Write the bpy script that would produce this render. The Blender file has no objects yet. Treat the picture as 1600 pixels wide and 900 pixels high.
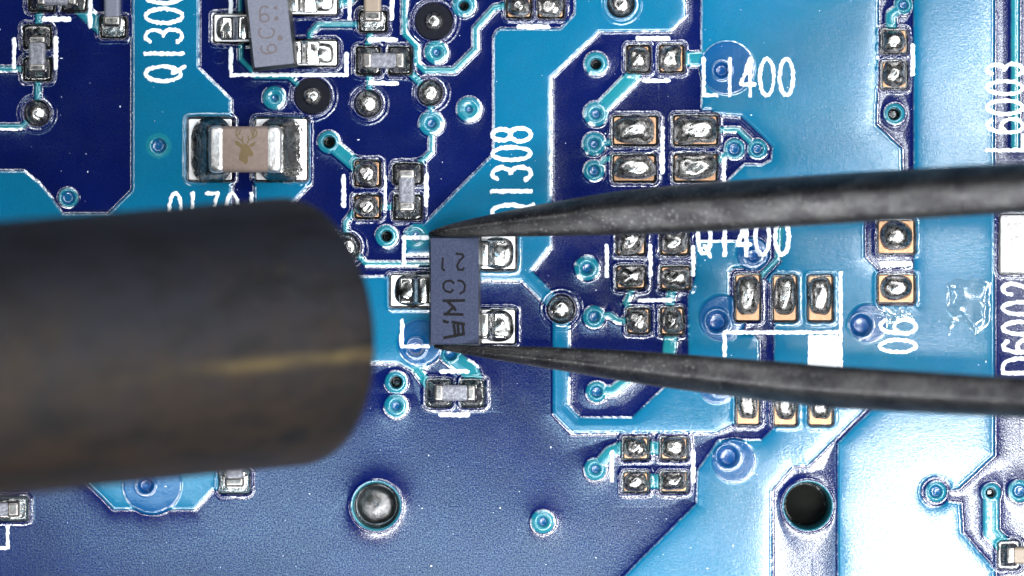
import bpy, math, random
import numpy as np
from mathutils import Vector

# ------------------------------------------------------------------ camera, world, lamps, exposure
S = bpy.context.scene
COL = S.collection
S.unit_settings.scale_length = 0.00175            # one unit of the scene is 1.75 mm of the real board
CAM_H = 80.0                                      # microscope objective, straight above the board
cam_data = bpy.data.cameras.new('microscope_camera')
cam = bpy.data.objects.new('microscope_camera', cam_data); COL.objects.link(cam)
cam.location = (0, 0, CAM_H)
cam_data.sensor_width = 36.0
cam_data.lens = 36.0 * CAM_H / 16.0
cam_data.clip_start = 1.0; cam_data.clip_end = 400.0
cam_data.dof.use_dof = True
cam_data.dof.focus_distance = CAM_H - 0.15
cam_data.dof.aperture_fstop = 0.072
S.camera = cam

world = bpy.data.worlds.new('World'); S.world = world; world.use_nodes = True
world.node_tree.nodes['Background'].inputs['Color'].default_value = (0.75, 0.85, 1.0, 1)
world.node_tree.nodes['Background'].inputs['Strength'].default_value = 0.02

def area_lamp(name, loc, target, size, power, color=(1, 1, 1), size_y=None):
    d = bpy.data.lights.new(name, 'AREA')
    d.energy = power; d.color = color
    if size_y: d.shape = 'RECTANGLE'; d.size = size; d.size_y = size_y
    else: d.shape = 'DISK'; d.size = size
    o = bpy.data.objects.new(name, d); COL.objects.link(o)
    o.location = loc
    o.rotation_euler = (Vector(target) - Vector(loc)).to_track_quat('-Z', 'Y').to_euler()
    return o
RING_N, RING_R, RING_Z, RING_P = 24, 38.0, 40.0, 4300.0
for k in range(RING_N):                           # LED ring lamp round the objective
    a = 2 * math.pi * (k + .5) / RING_N
    w = 1.0 + 0.7 * math.cos(a - math.radians(-35))
    area_lamp('ring_lamp_led', (RING_R * math.cos(a), RING_R * math.sin(a), RING_Z), (0, 0, 0), 7.0, RING_P * w, (0.95, 0.98, 1.0))
# desk lamps beyond the lower and right sides of the board
area_lamp('desk_lamp', (10.6, -6.6, 40.0), (5, -2, 0), 6.5, 3800.0, (0.92, 0.97, 1.0))
area_lamp('desk_lamp', (13.0, 4.6, 40.0), (5, 1, 0), 3.0, 1700.0, (0.90, 0.96, 1.0), 9.0)
area_lamp('desk_lamp', (-2.8, -6.0, 40.0), (-2, -3, 0), 18.0, 1250.0, (0.50, 0.80, 1.0), 3.2)
area_lamp('desk_lamp', (3.5, -14.5, 38.0), (2, -3, 0), 18.0, 7000.0, (0.95, 0.98, 1.0), 5.0)

S.view_settings.view_transform = 'Standard'
S.view_settings.look = 'None'
S.view_settings.exposure = 0.0
S.view_settings.gamma = 1.0
S.view_settings.use_curve_mapping = False
S.render.engine = 'CYCLES'
S.cycles.use_denoising = True
S.cycles.max_bounces = 6
S.cycles.caustics_reflective = False; S.cycles.caustics_refractive = False

# ------------------------------------------------------------------ helpers
PX = 0.01                                         # board coordinates below are given in hundredths of a unit, x right, y down
def W(x, y, z=0.0):
    return ((x - 800.0) * PX, (450.0 - y) * PX, z * PX)
def Wh(x, y, z):                                  # the same for something standing z units above the board
    k = (CAM_H - z) / CAM_H
    return Vector(((x - 800.0) * PX * k, (450.0 - y) * PX * k, z))
rng = np.random.default_rng(7)
LAT = rng.random((256, 256)).astype(np.float32)
def vnoise(x, y, scale, seed=0):
    x = np.asarray(x, np.float32) / scale + 37.3 * seed; y = np.asarray(y, np.float32) / scale + 91.7 * seed
    xi = np.floor(x).astype(np.int64); yi = np.floor(y).astype(np.int64)
    fx = x - xi; fy = y - yi
    fx = fx * fx * (3 - 2 * fx); fy = fy * fy * (3 - 2 * fy)
    a = LAT[yi % 256, xi % 256]; b = LAT[yi % 256, (xi + 1) % 256]
    c = LAT[(yi + 1) % 256, xi % 256]; d = LAT[(yi + 1) % 256, (xi + 1) % 256]
    return ((a * (1 - fx) + b * fx) * (1 - fy) + (c * (1 - fx) + d * fx) * fy) * 2 - 1
def sstep(a, b, x):
    t = np.clip((x - a) / (b - a), 0, 1)
    return t * t * (3 - 2 * t)
def ramp_(a, b, x):                               # straight slope with slightly eased ends
    t = np.clip((x - a) / (b - a), 0, 1); e = 0.16
    return np.where(t < e, t * t / (2 * e), np.where(t > 1 - e, (1 - e) - (1 - t) ** 2 / (2 * e), t - e / 2)) / (1 - e)
def sd_poly(X, Y, P):
    d = np.full(X.shape, 1e9, np.float32); ins = np.zeros(X.shape, bool)
    n = len(P)
    for i in range(n):
        x0, y0 = P[i]; x1, y1 = P[(i + 1) % n]
        ex, ey = x1 - x0, y1 - y0
        wx, wy = X - x0, Y - y0
        t = np.clip((wx * ex + wy * ey) / max(ex * ex + ey * ey, 1e-9), 0, 1)
        d = np.minimum(d, (wx - ex * t) ** 2 + (wy - ey * t) ** 2)
        if y0 != y1:
            cond = ((y0 <= Y) & (Y < y1)) | ((y1 <= Y) & (Y < y0))
            ins ^= cond & (X < ex * (Y - y0) / ey + x0)
    d = np.sqrt(d)
    return np.where(ins, -d, d)
def sd_line(X, Y, P, w):
    d = np.full(X.shape, 1e9, np.float32)
    for (x0, y0), (x1, y1) in zip(P[:-1], P[1:]):
        ex, ey = x1 - x0, y1 - y0
        wx, wy = X - x0, Y - y0
        t = np.clip((wx * ex + wy * ey) / max(ex * ex + ey * ey, 1e-9), 0, 1)
        d = np.minimum(d, (wx - ex * t) ** 2 + (wy - ey * t) ** 2)
    return np.sqrt(d) - w / 2
def sd_rect(X, Y, r, rad=4.0):
    cx, cy = (r[0] + r[2]) / 2, (r[1] + r[3]) / 2
    hx, hy = (r[2] - r[0]) / 2 - rad, (r[3] - r[1]) / 2 - rad
    qx, qy = np.abs(X - cx) - hx, np.abs(Y - cy) - hy
    return np.hypot(np.maximum(qx, 0), np.maximum(qy, 0)) + np.minimum(np.maximum(qx, qy), 0) - rad

def mesh_obj(name, verts, faces, mat, parent=None, smooth=True):
    m = bpy.data.meshes.new(name)
    m.from_pydata([tuple(map(float, v)) for v in verts], [], faces)
    m.update()
    if smooth: m.polygons.foreach_set('use_smooth', [True] * len(m.polygons))
    o = bpy.data.objects.new(name, m); COL.objects.link(o)
    if mat: m.materials.append(mat)
    if parent: o.parent = parent
    return o
def empty(name, label, cat, group=None, loc=(0, 0, 0)):
    o = bpy.data.objects.new(name, None); COL.objects.link(o)
    o['label'] = label; o['category'] = cat
    if group: o['group'] = group
    o.empty_display_size = 0.2
    return o

# ------------------------------------------------------------------ materials
def new_mat(name):
    m = bpy.data.materials.new(name); m.use_nodes = True
    nt = m.node_tree
    return m, nt, nt.nodes['Principled BSDF']
def N(nt, typ, **kw):
    n = nt.nodes.new(typ)
    for k, v in kw.items():
        if k.startswith('i_'): n.inputs[k[2:].replace('_', ' ')].default_value = v
        else: setattr(n, k, v)
    return n
def noise(nt, scale, detail=2.0, rough=0.5, coord=None):
    n = N(nt, 'ShaderNodeTexNoise'); n.inputs['Scale'].default_value = scale
    n.inputs['Detail'].default_value = detail; n.inputs['Roughness'].default_value = rough
    if coord is None:
        g = nt.nodes.new('ShaderNodeTexCoord'); coord = g.outputs['Object']
    nt.links.new(coord, n.inputs['Vector'])
    return n.outputs['Fac']
def ramp(nt, fac, stops):
    r = nt.nodes.new('ShaderNodeValToRGB')
    while len(r.color_ramp.elements) < len(stops): r.color_ramp.elements.new(0.5)
    for e, (p, c) in zip(r.color_ramp.elements, stops):
        e.position = p; e.color = (c[0], c[1], c[2], 1) if not isinstance(c, (int, float)) else (c, c, c, 1)
    nt.links.new(fac, r.inputs['Fac'])
    return r.outputs['Color']
def mixc(nt, fac, a, b, mode='MIX'):
    m = nt.nodes.new('ShaderNodeMix'); m.data_type = 'RGBA'; m.blend_type = mode
    for sock, v in ((m.inputs[0], fac), (m.inputs[6], a), (m.inputs[7], b)):
        if isinstance(v, (int, float)): sock.default_value = v
        elif isinstance(v, tuple): sock.default_value = (*v, 1) if len(v) == 3 else v
        else: nt.links.new(v, sock)
    return m.outputs[2]
def bump(nt, bsdf, height, strength, dist, prev=None):
    b = nt.nodes.new('ShaderNodeBump'); b.inputs['Strength'].default_value = strength; b.inputs['Distance'].default_value = dist
    nt.links.new(height, b.inputs['Height'])
    if prev: nt.links.new(prev, b.inputs['Normal'])
    nt.links.new(b.outputs['Normal'], bsdf.inputs['Normal'])
    return b.outputs['Normal']

def solder_mask_material():
    m, nt, b = new_mat('blue_solder_mask')
    def att(n):
        a = nt.nodes.new('ShaderNodeAttribute'); a.attribute_name = n; return a.outputs['Fac']
    n1 = noise(nt, 1.3, 3); n2 = noise(nt, 55, 2)
    navy = mixc(nt, n1, (0.0005, 0.0026, 0.036), (0.0010, 0.0058, 0.068))
    cyan = mixc(nt, att('tint'), (0.0005, 0.092, 0.182), (0.012, 0.172, 0.182))
    cyan = mixc(nt, n1, cyan, mixc(nt, 0.5, cyan, (0.0005, 0.080, 0.212)))
    col = mixc(nt, att('copper'), navy, cyan)
    col = mixc(nt, att('disc'), col, (0.002, 0.040, 0.150))
    col = mixc(nt, att('bare'), col, (0.005, 0.005, 0.006))  # bare laminate in the openings, and the painted dark inside the holes
    mott = ramp(nt, n2, [(0.3, 0.86), (0.7, 1.12)])
    col = mixc(nt, 1.0, col, mott, 'MULTIPLY')
    nt.links.new(col, b.inputs['Base Color'])
    rg = ramp(nt, noise(nt, 2.2, 4), [(0.3, 0.125), (0.7, 0.17)])
    nt.links.new(rg, b.inputs['Roughness'])
    b.inputs['IOR'].default_value = 1.75
    nt.links.new(ramp(nt, noise(nt, 42, 2, 0.6), [(0.33, 0.20), (0.67, 0.80)]), b.inputs['Specular IOR Level'])
    p = bump(nt, b, noise(nt, 40, 2, 0.6), 0.4, 0.010)
    mr = N(nt, 'ShaderNodeMapRange'); nt.links.new(att('edge'), mr.inputs[0]); mr.inputs[3].default_value = 0.11; mr.inputs[4].default_value = 0.05
    nt.links.new(mr.outputs[0], p.node.inputs['Strength'])
    bump(nt, b, noise(nt, 11, 2, 0.5), 0.02, 0.03, p)
    return m
def metal(name, color, rough, bscale=22, bstr=0.3, bdist=0.02, metallic=1.0, color2=None, spots=None):
    m, nt, b = new_mat(name)
    b.inputs['Metallic'].default_value = metallic
    c = mixc(nt, ramp(nt, noise(nt, bscale * .6, 4, .6), [(0.35, 0.0), (0.65, 1.0)]), color, color2 or tuple(v * .7 for v in color))
    if spots:
        c = mixc(nt, ramp(nt, noise(nt, 24, 2, .5), [(0.66, 0.0), (0.74, 1.0)]), c, spots)
    nt.links.new(c, b.inputs['Base Color'])
    rr = ramp(nt, noise(nt, bscale * 1.3, 3), [(0.3, max(rough - .1, .04)), (0.7, rough + .1)])
    nt.links.new(rr, b.inputs['Roughness'])
    if bstr: bump(nt, b, noise(nt, bscale, 4, 0.6), bstr, bdist)
    return m
def plastic(name, c1, c2, rough, scale=30, bstr=0.25, bdist=0.01, spec=0.5):
    m, nt, b = new_mat(name)
    c = mixc(nt, ramp(nt, noise(nt, scale, 4, .65), [(0.3, 0.0), (0.7, 1.0)]), c1, c2)
    nt.links.new(c, b.inputs['Base Color'])
    b.inputs['Roughness'].default_value = rough
    b.inputs['Specular IOR Level'].default_value = spec
    bump(nt, b, noise(nt, scale * 1.4, 3), bstr, bdist)
    return m

M_MASK = solder_mask_material()
M_SOLDER = metal('grey_solder', (0.46, 0.445, 0.43), 0.27, 15, 0.22, 0.03, color2=(0.33, 0.32, 0.31), spots=(0.15, 0.145, 0.14))
M_SHINY = metal('shiny_solder', (0.62, 0.61, 0.59), 0.24, 9, 0.12, 0.03)
M_SMOOTH = metal('smooth_solder', (0.42, 0.41, 0.40), 0.22, 7, 0.05, 0.03)
M_DULL = metal('dull_tin', (0.50, 0.49, 0.49), 0.42, 16, 0.6, 0.03, color2=(0.30, 0.29, 0.29), spots=(0.12, 0.12, 0.12))
M_PLUG = metal('tarnished_plug', (0.20, 0.195, 0.20), 0.38, 14, 0.3, 0.03, color2=(0.10, 0.10, 0.095))
M_FILLET = metal('fillet_solder', (0.36, 0.35, 0.34), 0.22, 9, 0.40, 0.05, color2=(0.24, 0.23, 0.22))
M_GOLD = metal('bare_copper_pad', (0.44, 0.245, 0.135), 0.45, 20, 0.15, 0.01, color2=(0.52, 0.31, 0.19))
M_TIN = metal('tinned_pad', (0.92, 0.90, 0.89), 0.50, 14, 0.2, 0.015, color2=(0.86, 0.82, 0.82))
M_LEAD = metal('tinned_lead', (0.78, 0.76, 0.73), 0.20, 8, 0.12, 0.02, color2=(0.68, 0.66, 0.64))
M_CAPEND = metal('capacitor_end', (0.86, 0.84, 0.82), 0.40, 20, 0.45, 0.02, color2=(0.6, 0.57, 0.56))
M_CHIPEND = metal('resistor_end', (0.34, 0.32, 0.30), 0.36, 12, 0.30, 0.02, color2=(0.20, 0.185, 0.175))
M_SILK = plastic('white_print', (0.80, 0.82, 0.84), (0.70, 0.73, 0.77), 0.6, 40, 0.5, 0.012)
M_BODY = plastic('grey_mould', (0.016, 0.020, 0.042), (0.036, 0.044, 0.080), 0.6, 38, 0.5, 0.014, 0.15)
M_BODYL = plastic('light_grey_mould', (0.085, 0.09, 0.122), (0.135, 0.14, 0.18), 0.5, 40, 0.35, 0.012)
M_MARK = plastic('burnt_marking', (0.004, 0.004, 0.005), (0.009, 0.008, 0.009), 0.8, 30, 0.2, 0.01, 0.1)
M_MARKL = plastic('brown_marking', (0.075, 0.06, 0.065), (0.11, 0.09, 0.095), 0.7, 30)
M_CERAM = plastic('taupe_ceramic', (0.150, 0.110, 0.090), (0.200, 0.152, 0.132), 0.38, 18, 0.2, 0.012)
M_TAN = plastic('tan_ceramic', (0.26, 0.20, 0.15), (0.21, 0.165, 0.125), 0.4, 18, 0.2, 0.012)
M_RESIST = plastic('grey_glaze', (0.10, 0.10, 0.125), (0.22, 0.22, 0.25), 0.22, 12, 0.8, 0.035)
M_EMBLEM = plastic('gold_print', (0.125, 0.085, 0.035), (0.10, 0.066, 0.025), 0.45, 30)
M_CORE = plastic('board_core', (0.012, 0.012, 0.010), (0.018, 0.017, 0.012), 0.9, 10)
M_DARK = plastic('dark_laminate', (0.002, 0.0025, 0.006), (0.004, 0.0045, 0.009), 0.5, 12, 0.2, 0.02, 0.12)
M_BLACK = plastic('black_mould', (0.006, 0.006, 0.008), (0.010, 0.010, 0.013), 0.45, 30, 0.2, 0.01, 0.3)
M_DUST = plastic('pale_dust', (0.55, 0.58, 0.62), (0.75, 0.76, 0.8), 0.5, 30)
def twz():
    m, nt, b = new_mat('dark_tweezer_steel')
    tc = nt.nodes.new('ShaderNodeTexCoord')
    mp = nt.nodes.new('ShaderNodeMapping'); nt.links.new(tc.outputs['Object'], mp.inputs[0]); mp.inputs['Scale'].default_value = (0.4, 1, 1)
    c = mixc(nt, ramp(nt, noise(nt, 3.5, 5, .6, mp.outputs[0]), [(0.35, 0.0), (0.7, 1.0)]), (0.026, 0.025, 0.029), (0.092, 0.089, 0.089))
    sp = noise(nt, 30, 2, .5)
    c = mixc(nt, ramp(nt, sp, [(0.62, 0.0), (0.70, 0.7)]), c, (0.30, 0.29, 0.275))
    nt.links.new(c, b.inputs['Base Color'])
    b.inputs['Metallic'].default_value = 0.85
    nt.links.new(ramp(nt, noise(nt, 5, 4, .6, mp.outputs[0]), [(0.3, 0.30), (0.7, 0.44)]), b.inputs['Roughness'])
    bump(nt, b, noise(nt, 14, 4, .6, mp.outputs[0]), 0.18, 0.03)
    return m
M_TWEEZ = twz()
def nozzle_mat():
    m, nt, b = new_mat('scorched_steel')
    tc = nt.nodes.new('ShaderNodeTexCoord')
    sep = nt.nodes.new('ShaderNodeSeparateXYZ'); nt.links.new(tc.outputs['Object'], sep.inputs[0])
    mp = nt.nodes.new('ShaderNodeMapping'); nt.links.new(tc.outputs['Object'], mp.inputs[0]); mp.inputs['Scale'].default_value = (0.35, 1, 1)
    ys = N(nt, 'ShaderNodeMapRange'); nt.links.new(sep.outputs['Y'], ys.inputs[0]); ys.inputs[1].default_value = 1.2; ys.inputs[2].default_value = -1.6; ys.inputs[3].default_value = -0.22; ys.inputs[4].default_value = 0.22
    stain = N(nt, 'ShaderNodeMath', operation='ADD'); nt.links.new(noise(nt, 0.9, 6, .7, tc.outputs['Object']), stain.inputs[0]); nt.links.new(ys.outputs[0], stain.inputs[1])
    c = mixc(nt, ramp(nt, stain.outputs[0], [(0.30, 0.0), (0.62, 1.0)]), (0.0078, 0.0081, 0.0122), (0.0135, 0.0084, 0.0056))
    c = mixc(nt, ramp(nt, noise(nt, 2.6, 6, .75, mp.outputs[0]), [(0.46, 0.0), (0.62, 0.9)]), c, (0.0035, 0.0032, 0.0035))
    c = mixc(nt, ramp(nt, noise(nt, 3.0, 4, .6, tc.outputs['Object']), [(0.64, 0.0), (0.74, 0.7)]), c, (0.022, 0.018, 0.009))
    # long brass-coloured scrape along the barrel
    yy = N(nt, 'ShaderNodeMath', operation='SUBTRACT'); nt.links.new(sep.outputs['Y'], yy.inputs[0]); yy.inputs[1].default_value = -0.42
    ab = N(nt, 'ShaderNodeMath', operation='ABSOLUTE'); nt.links.new(yy.outputs[0], ab.inputs[0])
    line = ramp(nt, ab.outputs[0], [(0.02, 1.0), (0.13, 0.0)])
    xr = N(nt, 'ShaderNodeMapRange'); nt.links.new(sep.outputs['X'], xr.inputs[0])
    xr.inputs[1].default_value = -5.5; xr.inputs[2].default_value = -0.5
    brk = ramp(nt, noise(nt, 2.0, 3, .6, mp.outputs[0]), [(0.40, 0.0), (0.58, 1.0)])
    f = mixc(nt, 1.0, mixc(nt, 1.0, line, xr.outputs[0], 'MULTIPLY'), brk, 'MULTIPLY')
    up = N(nt, 'ShaderNodeMath', operation='GREATER_THAN'); nt.links.new(sep.outputs['Z'], up.inputs[0]); up.inputs[1].default_value = 0.0
    f = mixc(nt, 1.0, f, up.outputs[0], 'MULTIPLY')
    c = mixc(nt, f, c, (0.075, 0.053, 0.019))
    nt.links.new(c, b.inputs['Base Color'])
    b.inputs['Metallic'].default_value = 0.15; b.inputs['Roughness'].default_value = 0.6; b.inputs['Specular IOR Level'].default_value = 0.22
    bump(nt, b, noise(nt, 6, 4, .6, tc.outputs['Object']), 0.3, 0.05)
    return m
M_NOZZLE = nozzle_mat()
def flux():
    m, nt, b = new_mat('clear_flux')
    tr = N(nt, 'ShaderNodeBsdfTransparent'); tr.inputs['Color'].default_value = (0.99, 1.0, 0.995, 1)
    gl = N(nt, 'ShaderNodeBsdfGlossy'); gl.inputs['Roughness'].default_value = 0.13
    mx = N(nt, 'ShaderNodeMixShader')
    mx.inputs[0].default_value = 0.11; nt.links.new(tr.outputs[0], mx.inputs[1]); nt.links.new(gl.outputs[0], mx.inputs[2])
    nt.links.new(mx.outputs[0], nt.nodes['Material Output'].inputs['Surface'])
    return m
M_FLUX = flux()

# ------------------------------------------------------------------ the circuit board: copper layout
E0, E1, F0, F1 = -900, 2500, -600, 1500           # the board goes on past the picture on all sides
PLANES = [
 [(207,F0),(311,F0),(311,106),(361,155),(362,181),(362,335),(398,335),(398,183),(472,182),(485,195),(485,288),(462,312),(430,345),(430,432),
  (690,432),(690,505),(674,545),(668,574),(650,582),(622,567),(430,567),(350,765),(333,765),(305,796),(178,796),(148,766),(110,730),(110,640),
  (E0,640),(E0,267),(38,267),(62,286),(82,310),(98,334),(170,334),(207,297)],
 [(782,45),(875,45),(898,22),(898,F0),(1071,F0),(1071,27),(1048,49),(937,50),(861,122),(861,385),(831,424),(863,456),(884,478),(872,492),
  (848,472),(815,439),(690,437),(690,398),(632,398),(632,362),(645,350),(662,350),(771,241),(771,58),(775,49)],
 [(1096,F0),(1372,F0),(1372,110),(1368,195),(1408,232),(1410,300),(1350,330),(1350,402),(1372,424),(1372,478),(1428,478),(1428,330),(1427,F0),
  (1553,F0),(1553,611),(1378,611),(1345,645),(1262,727),(1238,728),(1206,765),(1206,F1),(380,F1),(1088,787),(1090,735),(1122,688),(1190,687),
  (1210,668),(1210,445),(1197,437),(1221,410),(1220,340),(1130,340),(1130,292),(1140,279),(1163,257),(1190,258),(1205,250),(1207,230),
  (1190,212),(1158,182),(1128,180),(1110,172),(1096,172)],
 [(1087,377),(1152,377),(1170,418),(1146,419),(1139,427),(1138,516),(1150,523),(1178,523),(1186,533),(1186,600),(1150,610),(1150,662),(1143,663),
  (1118,676),(893,677),(864,647),(864,490),(890,490),(889,633),(906,652),(988,652),(1030,612),(1076,575),(1075,465),(1087,432)],
 [(1352,650),(1383,619),(1553,619),(1553,711),(1497,763),(1478,766),(1480,784),(1500,786),(1503,832),(1554,890),(1554,F1),(1309,F1),(1309,692)],
 [(1640,F0),(E1,F0),(E1,F1),(1640,F1)],
]
PLANE_CUTS = {2: [('c', 1462, 768, 24)], 4: [('c', 1462, 768, 24)]}
TRACES = [
 ([(548,388),(562,402),(572,412),(690,412)],7), ([(541,365),(540,347),(556,328)],8), ([(590,324),(622,323)],9), ([(514,222),(562,263)],21),
 ([(674,193),(674,237),(652,259)],8), ([(632,F0),(632,52),(651,72),(651,98),(664,110),(710,110),(743,77),(743,45),(773,12),(800,7)],9),
 ([(580,40),(577,62),(573,80)],9), ([(577,110),(577,150)],9), ([(638,110),(655,128),(672,145)],10), ([(672,145),(674,193)],9),
 ([(484,66),(485,52),(498,38),(565,38)],8), ([(398,119),(452,120),(472,138)],7), ([(376,60),(376,92),(394,110)],7), ([(375,-90),(375,20)],6),
 ([(515,8),(545,0),(575,-40)],15), ([(60,48),(62,10)],10), ([(60,118),(59,172)],9), ([(E0,108),(45,108)],8), ([(E0,198),(34,198),(52,182)],8),
 ([(118,6),(160,44)],22), ([(931,178),(990,118)],22), ([(1060,92),(1105,92)],22), ([(928,225),(962,222)],9), ([(928,267),(945,249),(964,246)],8),
 ([(1118,203),(1153,203),(1175,224),(1183,233)],8), ([(928,495),(952,492),(966,501),(984,502)],9), ([(990,445),(984,460),(978,472),(986,488)],9),
 ([(1053,445),(1046,468),(1049,490)],14), ([(1049,515),(1044,565)],20), ([(932,612),(958,610),(990,585)],16), ([(652,578),(672,606)],14),
 ([(704,557),(735,580),(745,604)],26), ([(992,700),(1053,700)],20), ([(992,752),(1053,752)],22), ([(930,733),(954,706),(978,697)],18),
 ([(1411,8),(1392,24),(1392,56)],16), ([(1586,F0),(1586,228)],12), ([(1548,770),(1548,832),(1575,860)],24), ([(1592,767),(1640,767)],10),
 ([(1218,340),(1214,405),(1186,434)],8), ([(928,233),(928,222)],6), ([(1147,233),(1122,250)],10),
]
# via: x, y, ring radius, hole radius, open hole?
VIAS = [(429,153,18,6,0),(733,171,19,6,0),(682,82,18,7,0),(725,9,18,7,1),(674,193,19,8,0),(514,222,17,9,1),(604,369,17,8,1),(650,369,17,8,0),
 (931,100,18,8,1),(931,178,19,8,0),(928,225,18,8,0),(928,267,16,9,0),(1147,233,16,11,0),(1183,233,15,9,0),(917,419,19,9,0),(928,495,17,9,0),
 (619,597,17,9,1),(619,634,18,8,0),(932,612,16,9,0),(930,733,17,8,0),(848,815,18,8,0),(1462,768,16,10,0),(1548,770,15,7,1),(1592,767,17,11,0),
 (1411,8,14,8,0),(1397,178,16,9,1),(248,228,17,12,0),(107,309,15,12,0),(704,553,16,10,0)]
# via that sits off centre in a larger covered disc: via x, y, radius, disc x, y, radius
DISCS = [(650,543,14,657,535,36),(1120,502,18,1128,497,36),(1345,508,18,1356,505,30),(1137,713,18,1146,720,34),(1127,110,13,1136,106,42),
 (1176,398,13,1176,397,25),(228,758,13,238,757,46),(1124,600,16,1120,600,30)]
# solder pads: rectangle, finish, solder dome?  (finish g = bare copper, t = tinned)
PADS = [(555,252,593,290,'g',1),(555,306,593,340,'g',1),(792,-8,829,27,'g',1),(841,-8,880,27,'g',1),(980,72,1014,112,'g',1),(1031,71,1067,112,'g',1),
 (958,182,1026,226,'g',1),(1053,181,1120,226,'g',1),(958,243,1023,283,'g',1),(1053,242,1119,283,'g',1),(964,360,1007,397,'g',1),(1033,360,1075,397,'g',1),
 (964,416,1007,450,'g',1),(1033,417,1077,451,'g',1),(981,482,1014,520,'g',1),(1033,481,1067,522,'g',1),(1150,430,1186,500,'g',2),(1209,432,1243,500,'g',2),
 (1264,432,1299,500,'g',2),(1152,590,1185,662,'g',2),(1210,590,1243,663,'g',2),(1265,590,1299,663,'g',2),(974,684,1012,717,'g',1),(1033,684,1073,717,'g',1),
 (974,738,1012,768,'g',1),(1033,738,1073,768,'g',1),(1378,47,1416,82,'g',1),(1378,97,1416,137,'g',1),(1373,345,1427,395,'g',3),(1373,430,1427,472,'g',3),
 (752,368,805,420,'t',0),(752,484,804,536,'t',0),(611,430,676,478,'t',0),(335,23,396,65,'t',0),(452,-20,526,22,'t',0),(458,64,526,102,'t',0),
 (295,186,362,281,'t',0),(400,186,479,281,'t',0),
 (38,41,79,74,'d',0),(38,92,79,125,'d',0),(46,-40,84,17,'d',0),(98,-40,134,17,'d',0),(158,28,196,58,'d',0),(158,-40,196,-12,'d',0),
 (562,18,603,49,'d',0),(562,-50,603,-20,'d',0),(558,74,592,115,'d',0),(608,74,641,115,'d',0),(616,256,658,286,'d',0),(616,306,658,342,'d',0),
 (668,594,703,634,'d',0),(722,594,755,634,'d',0),(345,736,388,769,'d',0),(345,690,388,712,'d',0),(-5,778,42,812,'d',0),(-60,778,-30,812,'d',0),
 (1562,848,1590,886,'d',0),(1625,848,1655,886,'d',0),(1563,336,1680,426,'e',0)]
# round solder points: x, y, opening radius, dome radius
POINTS = [(678,33,31,15),(488,150,30,15),(575,162,23,18),(672,145,22,17),(58,177,22,17),(877,483,24,20),(970,6,23,19),(541,386,24,18)]
HOLES = [(588,790,39,36,0),(1262,790,39,36,1)]     # large plated holes

fine = np.arange(-14, 1614.1, 1.4)
def axis(lo, a, b, hi):
    f = np.arange(a, b + .1, 1.4)
    l1 = np.arange(a - 150, a - .1, 5.0); r1 = np.arange(b + 5, b + 150, 5.0)
    l2 = np.arange(lo, a - 151, 25.0); r2 = np.arange(b + 170, hi, 25.0)
    return np.concatenate([l2, l1, f, r1, r2]).astype(np.float32)
gx = axis(E0, -14, 1614, E1); gy = axis(F0, -14, 914, F1)
GX, GY = np.meshgrid(gx, gy)
shape = GX.shape
cu_d = np.full(shape, 60.0, np.float32); tint = np.zeros(shape, np.float32)
label = np.zeros(shape, np.int32)                  # 0 = bare laminate
LABELS = {}                                        # id -> part name
def window(x0, y0, x1, y1, pad=40):
    i0 = np.searchsorted(gx, x0 - pad); i1 = np.searchsorted(gx, x1 + pad)
    j0 = np.searchsorted(gy, y0 - pad); j1 = np.searchsorted(gy, y1 + pad)
    return slice(j0, j1), slice(i0, i1)
wob = vnoise(GX, GY, 7, 1) * 0.8 + vnoise(GX, GY, 3, 2) * 0.4
def add_copper(d, sl, name, tv, soft=None):
    lid = len(LABELS) + 1; LABELS[lid] = name
    cu_d[sl] = np.minimum(cu_d[sl], d)
    ins = d < 2.0
    label[sl][ins] = lid
    tint[sl] = np.where(d < 3, tv, tint[sl])
    return lid
for i, P in enumerate(PLANES):
    xs = [p[0] for p in P]; ys = [p[1] for p in P]
    sl = window(min(xs), min(ys), max(xs), max(ys))
    d = sd_poly(GX[sl], GY[sl], P)
    for c in PLANE_CUTS.get(i, []):
        d = np.maximum(d, c[3] - np.hypot(GX[sl] - c[1], GY[sl] - c[2]))
    add_copper(d, sl, 'copper_plane', 0.15)
for P, w in TRACES:
    xs = [p[0] for p in P]; ys = [p[1] for p in P]
    sl = window(min(xs), min(ys), max(xs), max(ys))
    add_copper(sd_line(GX[sl], GY[sl], P, w), sl, 'copper_trace', 1.0)
for v in VIAS:
    sl = window(v[0] - 25, v[1] - 25, v[0] + 25, v[1] + 25)
    add_copper(np.hypot(GX[sl] - v[0], GY[sl] - v[1]) - v[2], sl, 'via', 0.8)
for c in HOLES:
    sl = window(c[0] - 45, c[1] - 45, c[0] + 45, c[1] + 45)
    add_copper(np.hypot(GX[sl] - c[0], GY[sl] - c[1]) - c[2], sl, 'plated_hole', 0.9)
disc = np.zeros(shape, np.float32)
for c in DISCS:
    sl = window(c[3] - 50, c[4] - 50, c[3] + 50, c[4] + 50)
    d = np.minimum(np.hypot(GX[sl] - c[3], GY[sl] - c[4]) - c[5], np.hypot(GX[sl] - c[0], GY[sl] - c[1]) - c[2])
    add_copper(d, sl, 'via', 0.2)

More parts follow.
